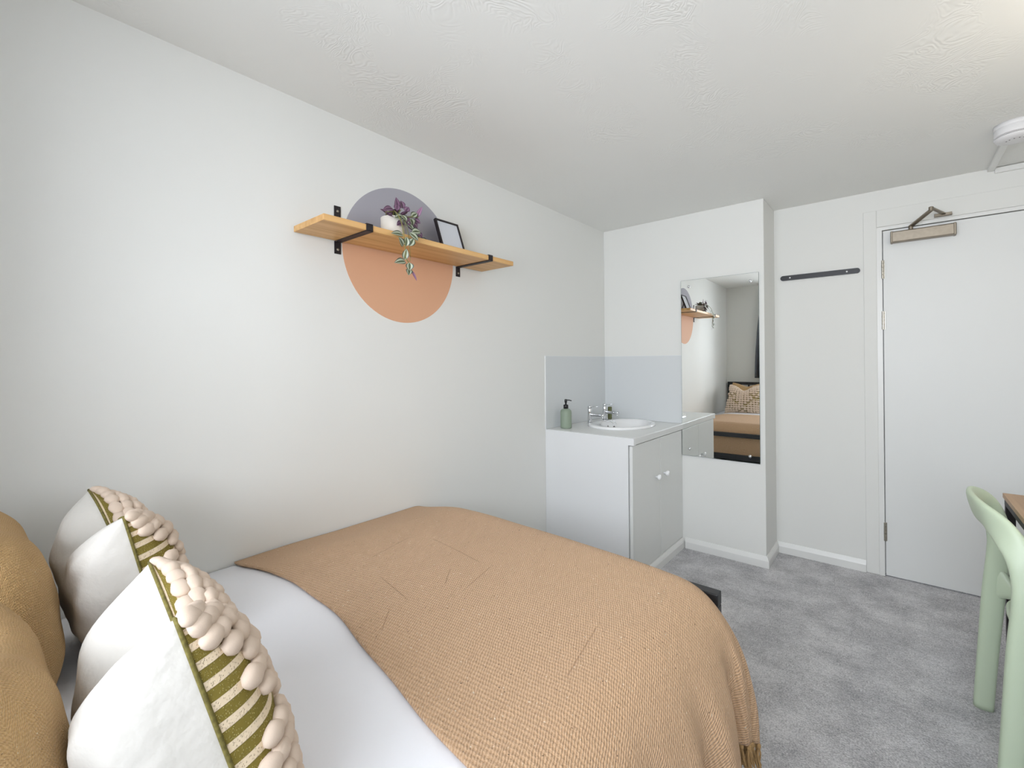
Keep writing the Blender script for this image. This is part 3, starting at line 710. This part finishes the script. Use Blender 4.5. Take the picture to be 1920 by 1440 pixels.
# tassels along the hanging edge
def tassel_mesh(seed):
    r = random.Random(seed); bm = bmesh.new()
    lathe(bm, [(.002, .006), (.0055, .002), (.006, -.004), (.004, -.010), (.0045, -.012)], n=8)
    for k in range(9):
        a = r.uniform(0, 2*pi); sp = r.uniform(.002, .013)
        sweep(bm, spline([(.002*cos(a), .002*sin(a), -.008), (sp*.7*cos(a), sp*.7*sin(a), -.030), (sp*cos(a+.6), sp*sin(a+.6), -r.uniform(.046, .062))], 3), (.0014, .0014), n=5, power=2)
    me = bpy.data.meshes.new('tassel'); bm.to_mesh(me); bm.free(); me.materials.append(M['tassel']); return me
tm = [tassel_mesh(s) for s in range(4)]
y = yedge(XE)+.01; k = 0
while y < 1.648:
    p = drape(XE, y, **KW); o = bpy.data.objects.new('tassel', tm[k % 4]); C.objects.link(o); o.parent = th
    o.location = p + Vector((.003, 0, -.004)); o.rotation_euler = (0, 0, k*1.9); y += .0185; k += 1

# ------------------------------------------------------------------ cushions
def pillow_pt(u, v, w, h, t, sgn, pinch=.10, chop=0.0, ear=0.0):
    """u,v in -1..1; returns local point, x along width, z up, y thickness"""
    pu, pv = 1-pinch*(1-abs(u)**2)*abs(v)**6*.0, 1
    x = u*w/2*(1 - pinch*(1-v*v)*abs(u)**4)
    z = v*h/2*(1 - pinch*(1-u*u)*abs(v)**4)
    th = t/2*((1-u**4)*(1-v**4))**.55*(1-.10*(u*u+v*v)*.5)
    if chop and v > -.2:
        q = ((v+.2)/1.2)**2.2; c = exp(-(u/.42)**2)
        z -= chop*c*q; th *= 1 - .35*c*q
    if chop and v > -.4: x *= 1 - .24*((v+.4)/1.4)**2
    y = sgn*th
    return Vector((x, y, z))
_s = [0]; _n = 400
for _i in range(_n):
    q0, q1 = -1+2*_i/_n, -1+2*(_i+1)/_n
    _s.append(_s[-1] + hypot((q1-q0)*.20, .10*(max(0, 1-q1**4)**.55-max(0, 1-q0**4)**.55)))
ARC = _s[-1]
def arc(v):           # -1..1 -> -1..1 by distance along the bulging cloth
    x = (v+1)/2*_n; i = min(int(x), _n-1); return (_s[i] + (_s[i+1]-_s[i])*(x-i))/ARC*2-1
def unarc(a):
    t = (a+1)/2*ARC
    lo, hi = 0, _n
    while hi-lo > 1:
        m = (lo+hi)//2
        if _s[m] <= t: lo = m
        else: hi = m
    return max(-.999, min(.999, -1+2*(lo+(t-_s[lo])/max(1e-9, _s[lo+1]-_s[lo]))/_n))
def panel(name, m, par, w, h, t, sgn, n, wr=0, seed=0, smooth=True, **kw):
    bm = bmesh.new(); uvl = bm.loops.layers.uv.new('UVMap'); g = []
    for i in range(n+1):
        u = sin((-1+2*i/n)*pi/2); row = []
        for j in range(n+1):
            v = sin((-1+2*j/n)*pi/2); p = pillow_pt(u, v, w, h, t, sgn, **kw)
            edge = (1-u**4)*(1-v**4)
            if wr:
                # creases radiating from the corners and edges
                f_ = sin(9*atan2(v+1.05, u+1.05)*2.2+seed) + sin(9*atan2(1.05-v, 1.05-u)*2.0+seed*2) + .8*sin(v*14+u*3+seed)
                p.y += sgn*wr*f_*edge*(.25+.75*max(abs(u), abs(v))**2)*.5
            row.append((bm.verts.new(p), (arc(u)*ARC/2, arc(v)*ARC/2)))
        g.append(row)
    for i in range(n):
        for j in range(n):
            q = [g[i][j], g[i+1][j], g[i+1][j+1], g[i][j+1]]
            if sgn > 0: q = q[::-1]
            fc = bm.faces.new([k[0] for k in q])
            for lp, k in zip(fc.loops, q): lp[uvl].uv = k[1]
    return link_mesh(name, bm, m, par, smooth)
def knot_mesh(seed):
    r = random.Random(seed); bm = bmesh.new()
    bmesh.ops.create_icosphere(bm, subdivisions=2, radius=1)
    for v in bm.verts:
        x, y, z = v.co
        tw = .16*sin(4.0*atan2(z, x)+y*2.0+seed) * (1-abs(y)*.3)
        cre = -.13*max(0, sin((x*.8+z*.9)*5.5+seed*1.3))*max(0, y)
        f_ = 1 + tw*.35 + cre
        v.co = Vector((x*f_*(1+.10*sin(seed)), (y*f_)*.82, z*f_*.98))
    me = bpy.data.meshes.new('knot'); bm.to_mesh(me); bm.free(); me.materials.append(M['knot'])
    for p in me.polygons: p.use_smooth = True
    return me
KM = [knot_mesh(s) for s in range(6)]
def knotted_cushion(loc, yaw, lean, roll, lab, seed, w=.42, h=CH, t=.20, chop=.060, tf=.165, tback=.21):
    c = thing('knotted_cushion', lab, 'cushion', loc, 0, 'cream and olive knotted cushions')
    c.rotation_euler = (radians(lean), radians(roll), radians(yaw)); c.rotation_mode = 'XYZ'
    kw = dict(pinch=.14, chop=chop)
    tb = tback; t = tf
    panel('front_cover', M['olive'], c, w, h, t, 1, 44, **kw)
    panel('back_cover', M['cushion_back'], c, w, h, tb, -1, 56, wr=.009, seed=seed, **kw)
    bm = bmesh.new(); e = []
    for s in range(4):
        for k in range(26):
            q = -1+2*k/26
            u, v = ((q, -1), (1, q), (-q, 1), (-1, -q))[s]; e.append(pillow_pt(u, v, w, h, t, 1, **kw))
    e.append(e[0]); sweep(bm, e, (.0035, .0028), ups=[(0, 1, 0)]*len(e), n=7, power=2, cap=False)
    link_mesh('edging', bm, M['olive_edge'], c, True)
    rn = random.Random(seed); cnt = 0
    nr = ROWS; m_ = 17
    for r in range(-12, 12):
        sv_ = (r+.25)*ARC/ROWS/(ARC/2)
        if abs(sv_) > .965: continue
        v = unarc(sv_)
        for k in range(m_):
            su_ = -1 + 2*(k+.5+rn.uniform(-.12, .12))/m_
            if abs(su_) > .93: continue
            u = unarc(su_)
            # olive diamond lattice left free of knots, and bare striped wedges at the side edges
            vq = (sv_-.10)*.8
            lat = abs((su_+vq) % 1.0 - .5); lat2 = abs((su_-vq) % 1.0 - .5)
            if min(lat, lat2) < .036: continue
            if abs(su_) > .66+.70*abs(vq): continue
            p = pillow_pt(u, v, w, h, t, 1, **kw)
            du_ = pillow_pt(min(1, u+.02), v, w, h, t, 1, **kw)-pillow_pt(max(-1, u-.02), v, w, h, t, 1, **kw)
            dv_ = pillow_pt(u, min(1, v+.02), w, h, t, 1, **kw)-pillow_pt(u, max(-1, v-.02), w, h, t, 1, **kw)
            nn = dv_.cross(du_).normalized()
            if nn.y < 0: nn = -nn
            X = du_.normalized(); Z = X.cross(nn).normalized()
            mt = Matrix((X, nn, Z)).transposed().to_4x4()
            o = bpy.data.objects.new('knot', KM[rn.randrange(6)]); C.objects.link(o); o.parent = c
            su = ARC/m_*.60; sv = ARC/nr*.47
            o.matrix_local = Matrix.Translation(p+nn*.0045) @ mt @ Matrix.Rotation(rn.uniform(-.25, .25), 4, 'Y') @ Matrix.Diagonal((su*rn.uniform(.92, 1.08), .0125*rn.uniform(.9, 1.15), sv*rn.uniform(.95, 1.1), 1))
            cnt += 1
    return c
knotted_cushion((-1.320, .222, .778), 2, 12, 0, 'knotted cream and olive cushion nearer the wall, with a dented top', 3)
knotted_cushion((-.785, .216, .762), -7, 15, -6, 'knotted cream and olive cushion nearest the camera, in front on the bed', 5, tback=.27, tf=.145)

def tan_cushion(loc, rot, lab, w=.46, h=.36, t=.18, seed=0):
    c = thing('tan_cushion', lab, 'cushion', loc, 0, 'tan woven cushions against the bed head')
    c.rotation_euler = [radians(a) for a in rot]
    kw = dict(pinch=.10, chop=.03)
    panel('front_cover', M['tan_cushion'], c, w, h, t, 1, 48, wr=.004, seed=seed, **kw)
    panel('back_cover', M['tan_cushion'], c, w, h, t, -1, 40, **kw)
tan_cushion((-1.33, .012, .794), (8, 0, 4), 'tan woven cushion at the wall behind the knotted cushion', seed=1)
tan_cushion((-.88, -.008, .760), (8, 0, 2), 'tan woven cushion nearest the camera at the bed head', seed=4)

# ------------------------------------------------------------------ desk and chair
dk = thing('desk', 'wooden topped desk with thin black metal legs at the right', 'desk', (.61, 1.9, 0))
OD = (.61, 1.9, 0)
def db(name, m, par, x0, x1, y0, y1, z0, z1, bev=.001):
    bm = bmesh.new(); box(bm, x0-OD[0], x1-OD[0], y0-OD[1], y1-OD[1], z0, z1, bev); return link_mesh(name, bm, m, par)
db('desk_top', M['desk_wood'], dk, .300, .93, 1.30, 2.452, .733, .750, .0015)
db('top_frame', M['black'], dk, .304, .926, 1.304, 2.448, .708, .7325)
for x0 in (.304, .901):
    for y0 in (1.306, 2.421): db('leg', M['black'], dk, x0, x0+.025, y0, y0+.025, 0, .708)
for x0 in (.304, .901): db('floor_rail', M['black'], dk, x0, x0+.025, 1.3315, 2.4205, .0, .02) if x0 > .5 else None

ch = thing('dining_chair', 'sage green moulded plastic chair pulled up to the desk', 'chair', (.42, 2.085, 0))
OC = Vector((.42, 2.085, 0))
half = [(.232, .240, 0, .020, .0265, 1, 0), (.244, .236, .20, .021, .0275, 1, 0), (.259, .230, .42, .022, .030, 1, 0), (.270, .225, .55, .021, .030, 1, 0),
        (.273, .219, .62, .018, .031, 1, .25), (.262, .207, .687, .016, .031, .8, .7), (.237, .178, .742, .014, .035, .3, 1), (.206, .112, .771, .0125, .041, -.2, 1)]
full = half + [(.192, 0, .776, .012, .044, -.25, 1)] + [(p[0], -p[1]) + p[2:] for p in half[::-1]]
sp = spline(full, 7)
def chair_run(name, a, b):
    bm = bmesh.new(); q = sp[a:b]
    pts = [Vector((p[0], 2.085+p[1], p[2]))-OC for p in sp]; n = 20; rings = []
    for i in range(a, b):
        t = (pts[min(i+1, len(pts)-1)]-pts[max(i-1, 0)]).normalized(); up = Vector((sp[i][5], 0, sp[i][6]))
        side = t.cross(up).normalized(); up = side.cross(t).normalized(); rg = []
        for k in range(n):
            th = 2*pi*k/n; c_, s_ = cos(th), sin(th)
            rg.append(bm.verts.new(pts[i] + side*(sp[i][3]*math.copysign(abs(c_)**.72, c_)) + up*(sp[i][4]*math.copysign(abs(s_)**.72, s_))))
        rings.append(rg)
    for A, B in zip(rings, rings[1:]):
        for k in range(n): bm.faces.new((A[k], A[(k+1) % n], B[(k+1) % n], B[k]))
    if a == 0: bm.faces.new(rings[0][::-1])
    if b == len(sp): bm.faces.new(rings[-1])
    link_mesh(name, bm, M['chair'], ch, True)
n1 = 7*4; chair_run('rear_leg', 0, n1+1); chair_run('backrest', n1, len(sp)-n1); chair_run('rear_leg', len(sp)-n1-1, len(sp))
for s in (1, -1):
    ctl = [(.640, 2.085+s*.215, 0, .018, .018), (.625, 2.085+s*.205, .22, .020, .020), (.600, 2.085+s*.185, .425, .025, .022)]
    sp = spline(ctl, 5); bm = bmesh.new()
    sweep(bm, [Vector(p[:3])-OC for p in sp], [(p[3], p[4]) for p in sp], ups=[(0, 1, 0)]*len(sp), n=14, power=3)
    link_mesh('front_leg', bm, M['chair'], ch, True)
    # web that joins the rear leg to the seat
    sp = spline([(.262, 2.085+s*.226, .458, .085, .015), (.276, 2.085+s*.215, .456, .056, .014), (.298, 2.085+s*.200, .450, .030, .014), (.325, 2.085+s*.180, .445, .019, .015), (.36, 2.085+s*.155, .438, .012, .02)], 5); bm = bmesh.new()
    sweep(bm, [Vector(p[:3])-OC for p in sp], [(p[4], p[3]) for p in sp], ups=[(0, 0, 1)]*len(sp), n=14, power=2.4)
    link_mesh('seat_web', bm, M['chair'], ch, True)
# seat: rounded dished shell
bm = bmesh.new(); rings = []; n = 56
for q, z in ((.0, .437), (.35, .437), (.7, .440), (.90, .447), (.965, .451), (1.0, .447), (1.0, .432), (.97, .424), (.6, .418), (.0, .416)):
    ring = []
    for k in range(n):
        a = 2*pi*k/n; cx, sx = cos(a), sin(a)
        rx = .205*math.copysign(abs(cx)**.72, cx); ry = .205*math.copysign(abs(sx)**.72, sx)
        ring.append(bm.verts.new((.05+rx*max(q, .001), ry*max(q, .001), z)))
    rings.append(ring)
for A, B in zip(rings, rings[1:]):
    for k in range(n): bm.faces.new((A[k], A[(k+1) % n], B[(k+1) % n], B[k]))
bmesh.ops.remove_doubles(bm, verts=bm.verts, dist=.0004); bmesh.ops.recalc_face_normals(bm, faces=bm.faces)
link_mesh('seat', bm, M['chair'], ch, True)
